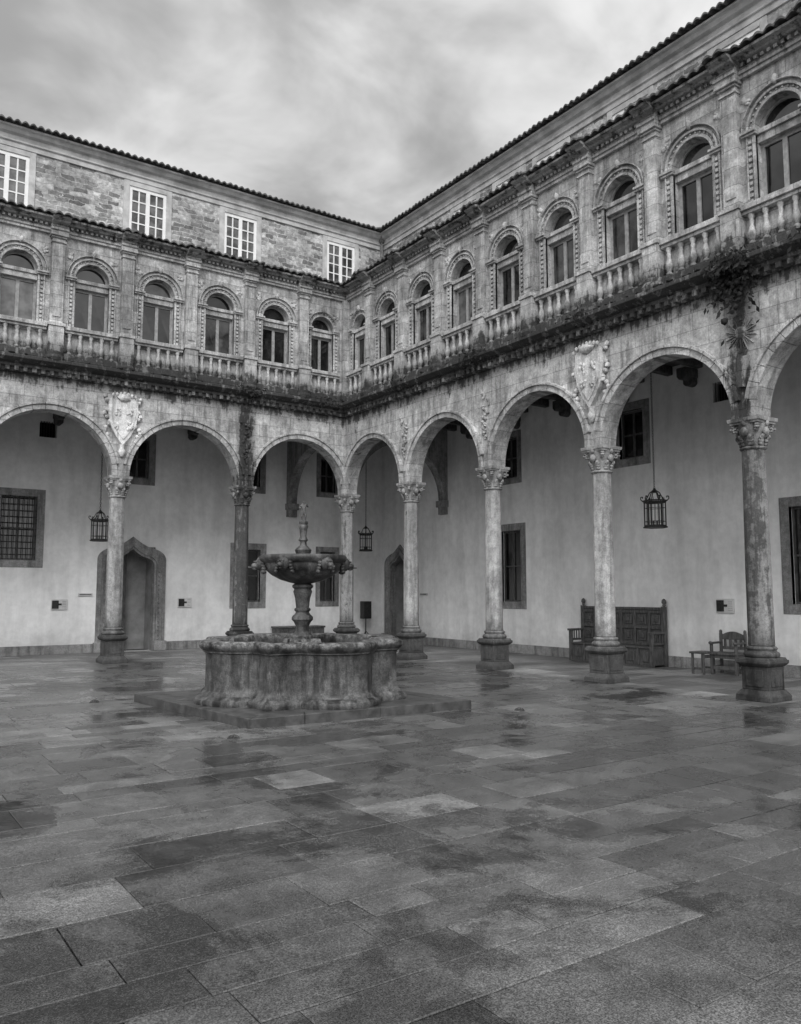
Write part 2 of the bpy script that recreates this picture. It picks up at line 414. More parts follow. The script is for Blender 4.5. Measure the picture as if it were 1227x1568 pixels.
    if nm=='west': mould.box(-.0,.36,-.0,.36,7.11,10.17)
    e1=[(.15,10.165),(.27,10.165),(.27,10.22),(.30,10.23),(.30,10.29),(.33,10.30),(.15,10.31)]
    e2=[(.15,10.31),(.25,10.311),(.25,10.37),(.31,10.39),(.38,10.41),(.40,10.44),(.50,10.46),(.50,10.51),(.15,10.53)]
    mould.prism_s(e1,0,L,True); mould.prism_s(e2,0,L,True)
    for k in range(1,2*nb+1):
        s=k*h
        for e in (e1,e2):
            mid=(e[0][1]+e[-1][1])/2
            pr=[((d+.13 if d>.2 else d),z+(.003 if z>mid else -.003)) for d,z in e]
            mould.prism_s(pr,s-.2,s+.2)
    s=.65
    while s<L:
        if abs((s/h)-round(s/h))*h>.26: mould.box(s,s+.06,.24,.345,10.325,10.385)
        s+=.115
    st.obj(nm+'_arcade_wall',M_STONE,bld,fr)
    mould.obj(nm+'_mouldings',M_STONE,bld,fr,bevel=.008)
    carve.obj(nm+'_carving',M_CARVE,bld,fr,smooth=50)
    frame.obj(nm+'_gallery_window_frames',M_GFRAME,bld,fr)
    for i,g in enumerate(gl):
        if g.f: g.obj(nm+'_gallery_glass',M_GL[i],bld,fr)
    t=B()
    def var(s):
        q=abs((s/h)-round(s/h))*h
        return .14 if (q<.24 and s>.8) else 0
    tiles(t,.55,10.525,.24,BACK+.0,L,var=var); t.obj(nm+'_gallery_roof',M_TILE,bld,fr,smooth=60)
    cl=B(); cl.face([(BACK,BACK,6.9),(L,BACK,6.9),(L,.0,6.9),(0,0,6.9)]); 
    bm_=B(); s=.5
    while s<L:
        bm_.box(s,s+.16,BACK,-.2,6.70,6.895); s+=.8
    cl.obj(nm+'_ceiling',M_BEAM,bld,fr); 
    for i in range(-1,7):
        s=1.35+i*1.93*1
        if s<-3 or s>L: continue
        bm_.prism_d([(s,6.69),(s+.26,6.69),(s+.26,6.5),(s+.2,6.42),(s+.06,6.42),(s,6.5)],BACK,BACK+.45)
        bm_.prism_d([(s+.02,6.5),(s+.24,6.5),(s+.24,6.36),(s+.18,6.30),(s+.08,6.3),(s+.02,6.36)],BACK,BACK+.25)
    bm_.obj(nm+'_ceiling_beams',M_BEAM,bld,fr,bevel=.015)
    holes=[]; sur=B(); wf=B(); dk=B(); bars=B(); gg=B()
    for kind,c,w,z0,z1,sw in floorholes:
        holes.append((c-w/2,c+w/2,z0,z1)); x0,x1=c-w/2,c+w/2; D=BACK
        if kind=='door': continue
        if sw>0:
            for q in ((x0-sw,x0,z0-sw,z1+sw),(x1,x1+sw,z0-sw,z1+sw)): sur.box(q[0],q[1],D-.1,D+.02,q[2],q[3])
            sur.box(x0,x1,D-.1,D+.018,z1,z1+sw); sur.box(x0,x1,D-.1,D+.018,z0-sw,z0)
            ww=.05; E=D-.16
            for q in ((x0,x0+ww,z0,z1),(x1-ww,x1,z0,z1),(c-.03,c+.03,z0,z1),(x0+ww,c-.03,z0,z0+ww),(c+.03,x1-ww,z0,z0+ww),(x0+ww,c-.03,z1-ww,z1),(c+.03,x1-ww,z1-ww,z1),
                      (x0+ww,c-.03,(z0+z1)/2-.02,(z0+z1)/2+.02),(c+.03,x1-ww,(z0+z1)/2-.02,(z0+z1)/2+.02)): wf.box(q[0],q[1],E,E+.05,q[2],q[3])
            gg.face([(x0,E+.02,z0),(x1,E+.02,z0),(x1,E+.02,z1),(x0,E+.02,z1)])
            if kind=='grille':
                x=x0+.08
                while x<x1: bars.tube((x,D-.03,z0),(x,D-.03,z1),.009); x+=.12
                z=z0+.15
                while z<z1: bars.tube((x0,D-.03,z),(x1,D-.03,z),.009); z+=.17
        else:
            dk.face([(x0,D-.25,z0),(x1,D-.25,z0),(x1,D-.25,z1),(x0,D-.25,z1)])
            x=x0+.05
            while x<x1: bars.tube((x,D-.04,z0),(x,D-.04,z1),.01); x+=.07
    pw=B(); wall_holes(pw,BACK,L,0,6.9,BACK,holes,.3)
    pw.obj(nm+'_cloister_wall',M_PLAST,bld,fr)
    for kind,c,w,z0,z1,sw in floorholes:
        if kind!='door': continue
        x0,x1=c-w/2,c+w/2; D=BACK; p=B(); DD=D-.85
        for x in (x0+.004,x1-.004): p.face([(x,D-.02,0),(x,DD,0),(x,DD,z1),(x,D-.02,z1)])
        p.face([(x0,D-.3,z1),(x1,D-.3,z1),(x1,DD,z1),(x0,DD,z1)])
        p.face([(x0,DD,0),(x1,DD,0),(x1,DD,z1),(x0,DD,z1)])
        p.obj(nm+'_door_passage',M_DOORIN,bld,fr)
        a_,e_=(x1-w*.52,x1-.02) if fr is frL else (x0+.02,x1-.02)
        lf=B(); lf.box(a_,e_,D-.66,D-.61,0.02,z1-.002)
        for i in range(4): lf.box(a_+.06,e_-.06,D-.61,D-.59,.15+i*.7,.15+i*.7+.55)
        lf.obj(nm+'_door_leaf',M_WOOD,bld,fr,bevel=.006)
        def ogee(wd,zsp,zt,n=16):
            pts=[]
            for i in range(n+1):
                u=math.cos(i/n*PI/2)
                z=zsp+(zt-zsp)*(.62*(1-u**2.4)**(1/2.4)+.38*max(0,1-u/.5)**1.5)
                pts.append((wd*u if i<n else 0.0,z))
            return pts
        def opening(wd,zsp,zt):
            r=ogee(wd,zsp,zt); return [(c+x,z) for x,z in r]+[(c-x,z) for x,z in reversed(r[:-1])]
        inn=opening(w/2-.03,2.42,2.93)
        layers=((.06,D-.02,D+.05),(.22,D-.02,D+.10),(.34,D-.02,D+.05))
        prev=inn; off=0
        for o_,da,db in layers:
            outp=opening(w/2-.03+o_,2.42+o_*.5,2.95+o_*1.0)
            s2=B()
            A=[(c+w/2-.03+off,0)]+prev+[(c-w/2+.03-off,0)]; Bq=[(c+w/2-.03+o_,0)]+outp+[(c-w/2+.03-o_,0)]
            for i in range(len(A)-1):
                p1,p2,p3,p4=A[i],A[i+1],Bq[i+1],Bq[i]
                s2.face([(p_[0],db,p_[1]) for p_ in (p1,p2,p3,p4)])
                s2.face([(p1[0],db,p1[1]),(p2[0],db,p2[1]),(p2[0],da-.2,p2[1]),(p1[0],da-.2,p1[1])])
                s2.face([(p4[0],db,p4[1]),(p3[0],db,p3[1]),(p3[0],da,p3[1]),(p4[0],da,p4[1])])
            s2.obj(nm+'_door_surround',M_SURR,bld,fr); prev=outp; off=o_
        fl=B()
        for i in range(len(inn)-1):
            p1,p2=inn[i],inn[i+1]; fl.face([(p1[0],D-.04,p1[1]),(p2[0],D-.04,p2[1]),(p2[0],D-.04,3.05),(p1[0],D-.04,3.05)])
        fl.obj(nm+'_door_tympanum',M_SURR,bld,fr)
        bd=B()
        for sg in (-1,1):
            z=.2
            while z<2.4: bd.blob((c+sg*(w/2+.10),D+.10,z),(.03,.03,.04),0,1); z+=.13
        bd.obj(nm+'_door_beading',M_SURR,bld,fr,smooth=60)
        sb=B()
        for sg in (-1,1): x0_,x1_=sorted((c+sg*(w/2-.04),c+sg*(w/2+.36))); sb.box(x0_,x1_,D-.02,D+.14,0,.28)
        sb.obj(nm+'_door_plinth',M_SURR,bld,fr,bevel=.01)
    bb=B(); xs=sorted([(c-w/2-.36,c+w/2+.36) for kd,c,w,_,_,_ in floorholes if kd=='door'])
    cur=BACK+.01
    for a,e in xs:
        if a>cur: bb.box(cur,a,BACK-.01,BACK+.025,0,.25)
        cur=e
    bb.box(cur,L,BACK-.01,BACK+.025,0,.25); bb.obj(nm+'_wall_skirting',M_SURR,bld,fr,bevel=.006)
    sur.obj(nm+'_window_surrounds',M_SURR,bld,fr,bevel=.008); wf.obj(nm+'_window_frames',M_WOOD,bld,fr)
    gg.obj(nm+'_window_glass',M_GL[0],bld,fr)
    if dk.f: dk.obj(nm+'_recess',M_DARK,bld,fr)
    if bars.f: bars.obj(nm+'_iron_bars',M_IRON,bld,fr)
    aw=B(); ah=[(c-.56,c+.56,11.95,13.82) for c in attic]; wall_holes(aw,BACK,L,11.0,14.3,BACK,ah,.3)
    aw.obj(nm+'_attic_wall',M_RUB,bld,fr)
    fw=B(); fs=B(); fg=B()
    for c in attic:
        E=BACK-.07; x0,x1,z0,z1=c-.56,c+.56,11.95,13.82
        for q in ((x0-.17,x0,z0-.1,z1+.16),(x1,x1+.17,z0-.1,z1+.16),(x0,x1,z1,z1+.158)): fs.box(q[0],q[1],BACK-.1,BACK+.03,q[2],q[3])
        for q in ((x0,x0+.09,z0,z1),(x1-.09,x1,z0,z1),(c-.06,c+.06,z0,z1),(x0+.09,c-.06,z1-.1,z1),(c+.06,x1-.09,z1-.1,z1),(x0+.09,c-.06,z0,z0+.1),(c+.06,x1-.09,z0,z0+.1)):
            fw.box(q[0],q[1],E,E+.07,q[2],q[3])
        for sg in (-1,1):
            a,e=sorted((c+sg*.06,c+sg*.47)); m=(a+e)/2
            fw.box(m-.02,m+.02,E+.02,E+.055,z0+.1,z1-.1)
            for i in range(1,5):
                z=z0+.1+i*(z1-z0-.2)/5
                fw.box(a,m-.02,E+.02,E+.053,z-.018,z+.018); fw.box(m+.02,e,E+.02,E+.053,z-.018,z+.018)
        fg.face([(x0,E+.03,z0),(x1,E+.03+U(-.02,.02),z0),(x1,E+.03,z1),(x0,E+.03+U(-.02,.02),z1)])
    fs.obj(nm+'_attic_surrounds',M_CORN,bld,fr,bevel=.008); fw.obj(nm+'_attic_window_frames',M_WHITE,bld,fr); fg.obj(nm+'_attic_glass',M_GL[2],bld,fr)
    co=B(); Z=13.98; D=BACK
    co.prism_s([(D-.05,Z),(D+.05,Z),(D+.05,Z+.14),(D+.10,Z+.16),(D+.10,Z+.20),(D+.05,Z+.22),(D+.06,Z+.34),(D+.16,Z+.38),(D+.22,Z+.46),(D+.30,Z+.48),(D+.30,Z+.53),(D-.05,Z+.55)],0,L,True)
    co.obj(nm+'_attic_cornice',M_CORN,bld,fr,bevel=.008)
    tt=B(); tiles(tt,BACK+.42,14.52,.3,BACK-4.5,L,amp=.055); tt.obj(nm+'_main_roof',M_TILE,bld,fr,smooth=60)
    ms=B()
    for i in range(int(L*11)):
        s=U(.5,L)
        z,d=(7.1,U(.38,.5)) if R()<.6 else (6.9,U(.3,.36))
        cl_=.5+.5*math.sin(s*1.7+1)*math.sin(s*.63)
        if R()>cl_+.2: continue
        k=U(.012,.035)*(1+cl_*.5); ms.blob((s,d,z),(k*1.4,k,k*U(.4,.8)),.35,1)
    for ps,amt,drop in plants:
        for i in range(amt):
            s=ps+random.gauss(0,.2); z=7.1-abs(random.gauss(0,drop)) +U(-.02,.12); d=U(.38,.6) if z>6.9 else U(.26,.42)
            a=U(0,6.3); l=U(.05,.14); w_=l*.22; dx,dz=math.cos(a)*l,math.sin(a)*l*.8-.04
            px,pz=-dz/l*w_,dx/l*w_; o_=U(-.04,.08)
            ms.face([(s,d,z),(s+dx*.5+px,d+o_*.5,z+dz*.5+pz),(s+dx,d+o_,z+dz),(s+dx*.5-px,d+o_*.5,z+dz*.5-pz)])
        for i in range(amt//14):
            k=U(.03,.07); ms.blob((ps+random.gauss(0,.16),U(.34,.48),7.08-abs(random.gauss(0,drop))),(k,k*.7,k),.4,1)
    ms.obj(nm+'_moss',M_MOSS,bld,fr,smooth=180)
    return L

LP,RP=3.28,3.2
LL=wing('west',frL,LP,6,[
 ('grille',8.15,.9,2.55,4.28,.2),('vent',7.5,.45,5.95,6.4,0),('win',5.0,.62,5.02,6.16,.2),('win',1.42,.62,5.02,6.16,.2),('win',-1.39,.55,5.02,6.16,.17),
 ('win',1.46,.82,1.38,3.02,.2),('win',-1.39,.55,1.38,3.02,.17),('door',5.08,1.34,0,3.0,0)],[12.6,8.85,4.95,1.94,-1.82],[(3.3,90,.14),(.9,40,.06)])
RL=wing('north',frR,RP,6,[
 ('door',-2.45,1.2,0,3.0,0),('win',3.05,.82,1.42,3.42,.2),('win',3.0,.72,4.93,6.1,.17),('win',7.4,.72,4.93,6.1,.2),
 ('vent',9.9,.45,5.85,6.3,0),('win',11.75,.9,1.45,3.4,.2)],[1.14,3.18,4.9,7.65,10.6,13.6],[(12.8,700,.36),(6.3,130,.12),(14.3,80,.1),(9.5,50,.05),(3.2,60,.1)])
for k in range(7): place_col(-k*LP,0)
for k in range(1,7): place_col(0,-k*RP)

for fr in (frL,frR):
    b=B(); c=BACK/2-.05; r=1.62
    n=20; pts_i=[(c+r*math.cos(PI*i/n),4.55+r*math.sin(PI*i/n)) for i in range(n+1)]
    for i in range(n):
        (d0,z0),(d1,z1)=pts_i[i],pts_i[i+1]
        for s in (-.16,.16): b.face([(s,d0,z0),(s,d1,z1),(s,d1,6.88),(s,d0,6.88)])
        b.face([(-.16,d0,z0),(-.16,d1,z1),(.16,d1,z1),(.16,d0,z0)])
    b.box(-.2,.2,BACK,BACK+.2,4.35,4.55); b.box(-.16,.16,BACK,BACK+.14,4.12,4.35)
    b.box(-.159,.159,BACK,c-r,4.55,6.879)
    b.obj('corner_bay_arch',M_SURR,bld,fr)

def shield(fr,s,nm,mat):
    b=B(); pts=[(-.34,.62),(-.2,.70),(0,.64),(.2,.70),(.34,.62),(.36,.3),(.3,-.02),(.17,-.28),(0,-.5),(-.17,-.28),(-.3,-.02),(-.36,.3)]
    b.prism_d([(s+x,5.75+z) for x,z in pts],.18,.31); b.prism_d([(s+x*.8,5.76+z*.8+.03) for x,z in pts],.3,.335)
    for i in range(4):
        x=(-.14,.14)[i%2]; z=(6.05,5.72)[i//2]
        for j in range(7): b.blob((s+x+U(-.08,.08),.34,z+U(-.09,.09)),(U(.02,.045),.03,U(.03,.06)),.3,1)
    b.blob((s,.33,6.42),(.17,.1,.10),.2,2)
    for i in range(-3,4): b.blob((s+i*.09,.34,6.52-abs(i)*.018),(.035,.05,.06),.1,1)
    for sg in (-1,1):
        for j in range(12):
            z=5.5+j*.085; b.blob((s+sg*(.36+.07*math.sin(j*1.3)),.25,z),(.055,.06,.06),.25,1)
    b.lathe([(.03,4.98),(.07,5.05),(.09,5.12),(.05,5.2),(.07,5.28)],s,.24,10)
    b.obj(nm,mat,bld,fr,smooth=60)
shield(frL,2*LP,'coat_of_arms',M_SHIELD); shield(frR,3*RP,'coat_of_arms',M_CARVE); shield(frL,4*LP,'coat_of_arms',M_CARVE)
b=B(); s=4*RP; zc=5.9
for i in range(28):
    a=2*PI*i/28; rr=.33 if i%2 else .25
    p=[(s+.1*math.cos(a-.09),zc+.1*math.sin(a-.09)),(s+rr*math.cos(a)*.85,zc+rr*math.sin(a)),(s+.1*math.cos(a+.09),zc+.1*math.sin(a+.09))]
    b.prism_d(p,.18,.225+.012*(i%2))
b.blob((s,.21,zc),(.12,.06,.13),.1,2)
b.prism_d([(s-.14,5.5),(s+.14,5.5),(s+.05,5.0),(s-.05,5.0)],.18,.28)
b.obj('sunburst_relief',M_STONE,bld,frR,smooth=40)
for fr,P in ((frL,LP),(frR,RP)):
    b=B()
    for k in (1,2,5):
        if fr is frL and k==2: continue
        s=k*P
        for j in range(22):
            z=5.15+j*.05; w=.03+.16*(j/22); b.blob((s+U(-w,w),.22,z),(U(.03,.06),.045,U(.03,.06)),.3,1)
    b.obj('springer_carving',M_STONE,bld,fr,smooth=60)
b=B(); p=3.45
b.path([(p,p,14.35),(p,p,11.0)],.05,8); b.frustum(p,p,.07,14.25,.1,14.42); b.obj('downpipe',M_SURR,bld,smooth=40)

# ---------------- ground & paving
g=B(); g.face([(-600,-600,-.03),(600,-600,-.03),(600,600,-.03),(-600,600,-.03)]); g.obj('ground',M_GROUND)
verts=[];faces=[];tones=[]
y=-25.0
while y<3.3:
    w=random.choice((U(.28,.4),U(.42,.62)))
    if y+w>3.1: w=3.58-y
    x=-22-U(0,1)
    while x<3.5:
        l=random.choice((U(.4,.75),U(.7,1.2))); x2=min(x+l,3.58)
        gp=U(.001,.003); c=.006; z=U(-.002,.002); tl=[U(-.0015,.0015) for _ in range(4)]
        i=len(verts)
        q=[(x+gp,y+gp),(x2-gp,y+gp),(x2-gp,y+w-gp),(x+gp,y+w-gp)]
        q2=[(x+gp+c,y+gp+c),(x2-gp-c,y+gp+c),(x2-gp-c,y+w-gp-c),(x+gp+c,y+w-gp-c)]
        verts+=[(a,b_,-.028) for a,b_ in q]+[(a,b_,z-.004+tl[k]) for k,(a,b_) in enumerate(q)]+[(a,b_,z+tl[k]) for k,(a,b_) in enumerate(q2)]
        tn=min(1,max(0,random.gauss(.42,.17)))
        r_=R()
        if r_<.03: tn=min(1,tn+.55)
        elif r_<.1: tn=max(0,tn-.3)
        fs=[(i+8,i+9,i+10,i+11)]+[(i+4+k,i+4+(k+1)%4,i+8+(k+1)%4,i+8+k) for k in range(4)]+[(i+k,i+(k+1)%4,i+4+(k+1)%4,i+4+k) for k in range(4)]
        faces+=fs; tones+=[tn]*len(fs); x=x2
    y+=w
me=bpy.data.meshes.new('stone_paving'); me.from_pydata(verts,[],faces)
at=me.attributes.new('tone','FLOAT','FACE'); at.data.foreach_set('value',tones); me.materials.append(M_PAVE)
o=bpy.data.objects.new('stone_paving',me); scene.collection.objects.link(o)

# ---------------- fountain
F=empty('stone_fountain',(-6.26,-9.13,0))
fx,fy=-6.26,-9.13
pl=B()
cr=[(-7.84,-10.75),(-4.40,-10.91),(-4.81,-7.43),(-8.25,-7.37)]; cr=[(a-fx,b_-fy) for a,b_ in cr]
def lerp(a,b_,t): return (a[0]+(b_[0]-a[0])*t,a[1]+(b_[1]-a[1])*t)
cen=(sum(p[0] for p in cr)/4,sum(p[1] for p in cr)/4); inn=[lerp(p,cen,.16) for p in cr]
for k in range(4):
    a,b_,ai,bi=cr[k],cr[(k+1)%4],inn[k],inn[(k+1)%4]; cuts=[0,.31,.62,1] if k%2 else [0,.22,.55,.8,1]
    for t0,t1 in zip(cuts[:-1],cuts[1:]):
        e=.0008; q=[lerp(a,b_,t0+e),lerp(a,b_,t1-e),lerp(ai,bi,t1-e),lerp(ai,bi,t0+e)]; i=len(pl.v); hz=.125+U(-.001,.001)
        pl.v+=[(p[0],p[1],-.02) for p in q]+[(p[0],p[1],hz) for p in q]
        pl.f+=[(i,i+3,i+2,i+1),(i+4,i+5,i+6,i+7)]+[(i+m,i+(m+1)%4,i+4+(m+1)%4,i+4+m) for m in range(4)]
i=len(pl.v); pl.v+=[(p[0],p[1],-.02) for p in inn]+[(p[0],p[1],.122) for p in inn]
pl.f+=[(i,i+3,i+2,i+1),(i+4,i+5,i+6,i+7)]+[(i+m,i+(m+1)%4,i+4+(m+1)%4,i+4+m) for m in range(4)]
pl.obj('platform',M_PLAT,F,bevel=.008)
def lobed(a):
    c,s_=abs(math.cos(a)),abs(math.sin(a))
    best=1.04/max(c,s_) 
    for t in range(4):
        th=t*PI/2; da=math.atan2(math.sin(a-th),math.cos(a-th)); C=.92; rr=.58
        dsc=rr*rr-(C*math.sin(da))**2
        if dsc>0 and abs(da)<PI/2: best=max(best,C*math.cos(da)+math.sqrt(dsc))
    return best
NA=192
def shell(prof):
    b=B()
    for off,z in prof:
        for k in range(NA):
            a=2*PI*k/NA; r=lobed(a)+off; b.v.append((r*math.cos(a),r*math.sin(a),z))
    m=len(prof)
    for j in range(m-1):
        for k in range(NA): k2=(k+1)%NA; b.f.append((j*NA+k,j*NA+k2,(j+1)*NA+k2,(j+1)*NA+k))
    return b
basin=shell([(.06,.11),(.135,.12),(.15,.16),(.14,.20),(.09,.235),(.05,.25),(.045,.27),(.0,.31),(-.01,.36),(-.01,.80),(.0,.83),(.03,.845),(.03,.86),(.06,.885),(.085,.92),(.09,.96),(.075,.99),(.04,1.005),(-.13,1.0),(-.17,.985),(-.18,.95),(-.18,.4)])
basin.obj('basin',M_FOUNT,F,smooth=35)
w=B(); w.v=[((lobed(2*PI*k/NA)-.16)*math.cos(2*PI*k/NA),(lobed(2*PI*k/NA)-.16)*math.sin(2*PI*k/NA),.82) for k in range(NA)]; w.f=[tuple(range(NA))]; w.obj('water',M_WATER,F)
b=B()
b.frustum(0,0,.19,.4,.19,.93); b.frustum(0,0,.22,.93,.2,.99)
b.lathe([(.15,.98),(.165,1.03),(.13,1.07),(.10,1.10),(.10,1.18),(.13,1.24),(.165,1.28),(.16,1.32),(.12,1.36),(.10,1.39),(.125,1.42),(.125,1.44),(.10,1.46),(.115,1.6),(.145,1.70),(.13,1.74),(.16,1.77),(.16,1.80),(.11,1.83)],n=24)
b.obj('pedestal',M_FOUNT,F,smooth=40,bevel=0)
b=B()
gad=lambda a,z:1+(.05*abs(math.sin(7*a+z*4)) if 1.84<z<2.10 else 0)
b.lathe([(.11,1.82),(.2,1.84),(.32,1.88),(.45,1.95),(.54,2.03),(.585,2.10),(.59,2.13),(.63,2.15),(.665,2.19),(.67,2.23),(.65,2.255),(.61,2.255),(.58,2.22),(.4,2.12),(.05,2.08)],n=112,rf=gad)
b.obj('upper_bowl',M_FOUNT,F,smooth=50)
b=B()
for i in range(6):
    a=math.radians(-145+60*i); ca,sa=math.cos(a),math.sin(a); r=.63
    def Q(dr,dt,z): return ((r+dr)*ca-dt*sa,(r+dr)*sa+dt*ca,2.12+z)
    b.blob(Q(0,0,0),(.10,.10,.11),.06,2,a); b.blob(Q(.09,0,-.03),(.07,.055,.05),.03,2,a)
    b.blob(Q(.10,0,-.075),(.05,.04,.022),0,1,a); b.blob(Q(.07,0,.035),(.06,.022,.02),0,1,a)
    for sg in (-1,1):
        b.blob(Q(.0,sg*.085,.09),(.03,.03,.035),0,1,a); b.blob(Q(.075,sg*.04,.03),(.02,.018,.016),0,1,a)
        for j in range(5): b.blob(Q(-.03,sg*(.09+.01*j),.06-.045*j),(.05,.035,.035),.15,1,a)
    b.tube(Q(.12,0,-.055),Q(.20,0,-.05),.013)
b.obj('lion_mask_spouts',M_FOUNT,F,smooth=60)
b=B()
b.lathe([(.1,2.08),(.10,2.26),(.12,2.30),(.13,2.34),(.09,2.38),(.055,2.41),(.05,2.46),(.075,2.49),(.06,2.52),(.05,2.55),(.062,2.66),(.075,2.70),(.06,2.73),(.07,2.75),(.07,2.78)],n=20)
b.obj('upper_baluster',M_FOUNT,F,smooth=50)
def skinned(name,nodes,edges,mat,parent,root=0):
    me=bpy.data.meshes.new(name); me.from_pydata([n[0] for n in nodes],edges,[]); me.materials.append(mat)
    o=bpy.data.objects.new(name,me); scene.collection.objects.link(o); o.parent=parent
    md=o.modifiers.new('skin','SKIN'); md.use_smooth_shade=True
    if not me.skin_vertices:
        bpy.context.view_layer.objects.active=o; o.select_set(True)
        try: bpy.ops.mesh.customdata_skin_add()
        except Exception: pass
    if me.skin_vertices:
        for i,n in enumerate(nodes):
            sv=me.skin_vertices[0].data[i]; sv.radius=(n[1],n[1]); sv.use_root=(i==root)
    ss=o.modifiers.new('sub','SUBSURF'); ss.levels=1; ss.render_levels=2
    return o
Z=2.78
nodes=[((0,0,Z+.15),.026),((0,0,Z+.20),.025),((.002,0,Z+.245),.03),((.002,0,Z+.275),.014),((.004,0,Z+.312),.027),
 ((-.022,0,Z+.135),.019),((-.026,-.012,Z+.075),.015),((-.02,0,Z+.01),.010),((-.02,-.022,Z+.004),.008),
 ((.022,0,Z+.135),.019),((.032,-.008,Z+.07),.015),((.026,.01,Z+.01),.010),((.026,-.012,Z+.004),.008),
 ((-.04,0,Z+.25),.013),((-.07,-.02,Z+.215),.010),((-.05,-.05,Z+.20),.008),
 ((.04,0,Z+.25),.013),((.07,-.01,Z+.22),.010),((.05,-.045,Z+.25),.008)]
edges=[(0,1),(1,2),(2,3),(3,4),(0,5),(5,6),(6,7),(7,8),(0,9),(9,10),(10,11),(11,12),(2,13),(13,14),(14,15),(2,16),(16,17),(17,18)]
o=skinned('putto_statue',nodes,edges,M_FOUNT,F); o.rotation_euler[2]=math.radians(-30)
b=B(); b.blob((-.05,-.055,Z+.2),(.022,.03,.018),.1,1); b.blob((.05,-.05,Z+.255),(.016,.02,.02),.1,1)
o=b.obj('statue_attributes',M_FOUNT,F,smooth=60); o.rotation_euler[2]=math.radians(-30)

# ---------------- lanterns
def lantern(x,y,z0=3.03):
    e=empty('hanging_lantern',(x,y,0)); b=B(); H=.52; r=.2; n=6
    P=lambda a,rr,z:(rr*math.cos(a),rr*math.sin(a),z)
    for zz,rr in ((z0,.235),(z0+.03,.21),(z0+H,.22),(z0+H+.03,.245)):
        b.path([P(2*PI*k/n,rr,zz) for k in range(n+1)],.016,6)
    b.lathe([(.2,z0-.005),(.235,z0+.005),(.22,z0+.025)],n=6)
    for k in range(n):
        a=2*PI*k/n; a2=2*PI*(k+1)/n
        b.tube(P(a,r+.012,z0),P(a,r+.012,z0+H),.014)
        p,q=Vector(P(a,r,z0)),Vector(P(a2,r,z0))
        for t in (.33,.67):
            m=p.lerp(q,t); b.tube(m,m+Vector((0,0,H)),.006,4)
        for zz in (.12,.4):
            b.tube((p.x,p.y,z0+zz),(q.x,q.y,z0+zz),.006,4)
        b.path([P(a,.245,z0+H+.03),P(a,.285,z0+H+.07),P(a,.28,z0+H+.12),P(a,.24,z0+H+.12),P(a,.245,z0+H+.09)],.011,5)
        b.path([P(a,.22,z0+H+.02),P(a,.15,z0+H+.10),P(a,.10,z0+H+.2),P(a,.03,z0+H+.25)],.011,5)
        am=(a+a2)/2; b.tube(P(am,.2,z0+H+.03),P(am,.21,z0+H+.11),.010,4,.002)
    b.lathe([(.05,z0+H+.2),(.07,z0+H+.23),(.03,z0+H+.27),(.02,z0+H+.3)],n=8)
    b.tube((0,0,z0+.02),(0,0,z0+.05),.05,10)
    for k in range(4): a=k*PI/2; b.tube(P(a,.05,z0+.03),P(a,.05,z0+.14),.011,6)
    z=z0+H+.30; i=0
    while z<6.86:
        m=8
        pts=[]
        for k in range(m+1):
            t=2*PI*k/m; u,v=.018*math.cos(t),.034*math.sin(t); pts.append(((u,0,z+v) if i%2 else (0,u,z+v)))
        b.path(pts,.006,4); z+=.056; i+=1
    b.obj('iron_cage_and_chain',M_IRON,e)
    return e
lantern(1.785,-9.435); lantern(-6.49,1.785); lantern(2.07,2.26)

def settle(loc,rz,Ln=2.45):
    e=empty('wooden_settle_bench',loc); e.rotation_euler[2]=rz; b=B(); h=Ln/2
    b.box(-h,h,.40,.44,.45,1.28); b.box(-h-.01,h+.01,.37,.46,1.28,1.34)
    n=6
    for i in range(n+1):
        x=-h+i*Ln/n; b.box(x-.035,x+.035,.355,.40,.46,1.28)
    for z in (.46,.84,1.2):
        for i in range(n):
            x=-h+i*Ln/n; b.box(x+.035,x+Ln/n-.035,.36,.40,z,z+.07)
    for i in range(n):
        for z0,z1 in ((.57,.80),(.95,1.16)):
            x=-h+(i+.5)*Ln/n; b.box(x-.11,x+.11,.375,.41,z0,z1); b.box(x-.06,x+.06,.345,.385,z0+.06,z1-.06)
    b.box(-h,h,-.08,.40,.42,.458); b.box(-h,h,-.04,.0,.04,.42); 
    for i in range(n+1):
        x=-h+i*Ln/n; b.box(x-.035,x+.035,-.075,-.04,.04,.42)
    for i in range(n):
        x=-h+(i+.5)*Ln/n; b.box(x-.1,x+.1,-.06,-.04,.12,.34)
    b.box(-h,h,-.08,.0,.0,.04)
    for sx in (-1,1):
        x=sx*h; b.box(x-.045,x+.045,.345,.455,0,1.36); b.box(x-.04,x+.04,-.1,-.02,0,.74); b.box(x-.05,x+.05,-.14,.345,.74,.79)
        b.box(x-.02,x+.02,-.02,.345,.04,.42); b.box(x-.018,x+.018,.0,.345,.5,.55)
        for j in range(4): b.box(x-.014,x+.014,.04+j*.085,.07+j*.085,.55,.74)
        b.lathe([(.02,1.36),(.045,1.38),(.03,1.41),(.055,1.45),(.05,1.5),(.015,1.54)],x,.41,10)
    b.obj('panelled_frame',M_WOOD,e,bevel=.006)
RZ=-PI/2
settle((3.58-.50,-7.05,0),RZ)
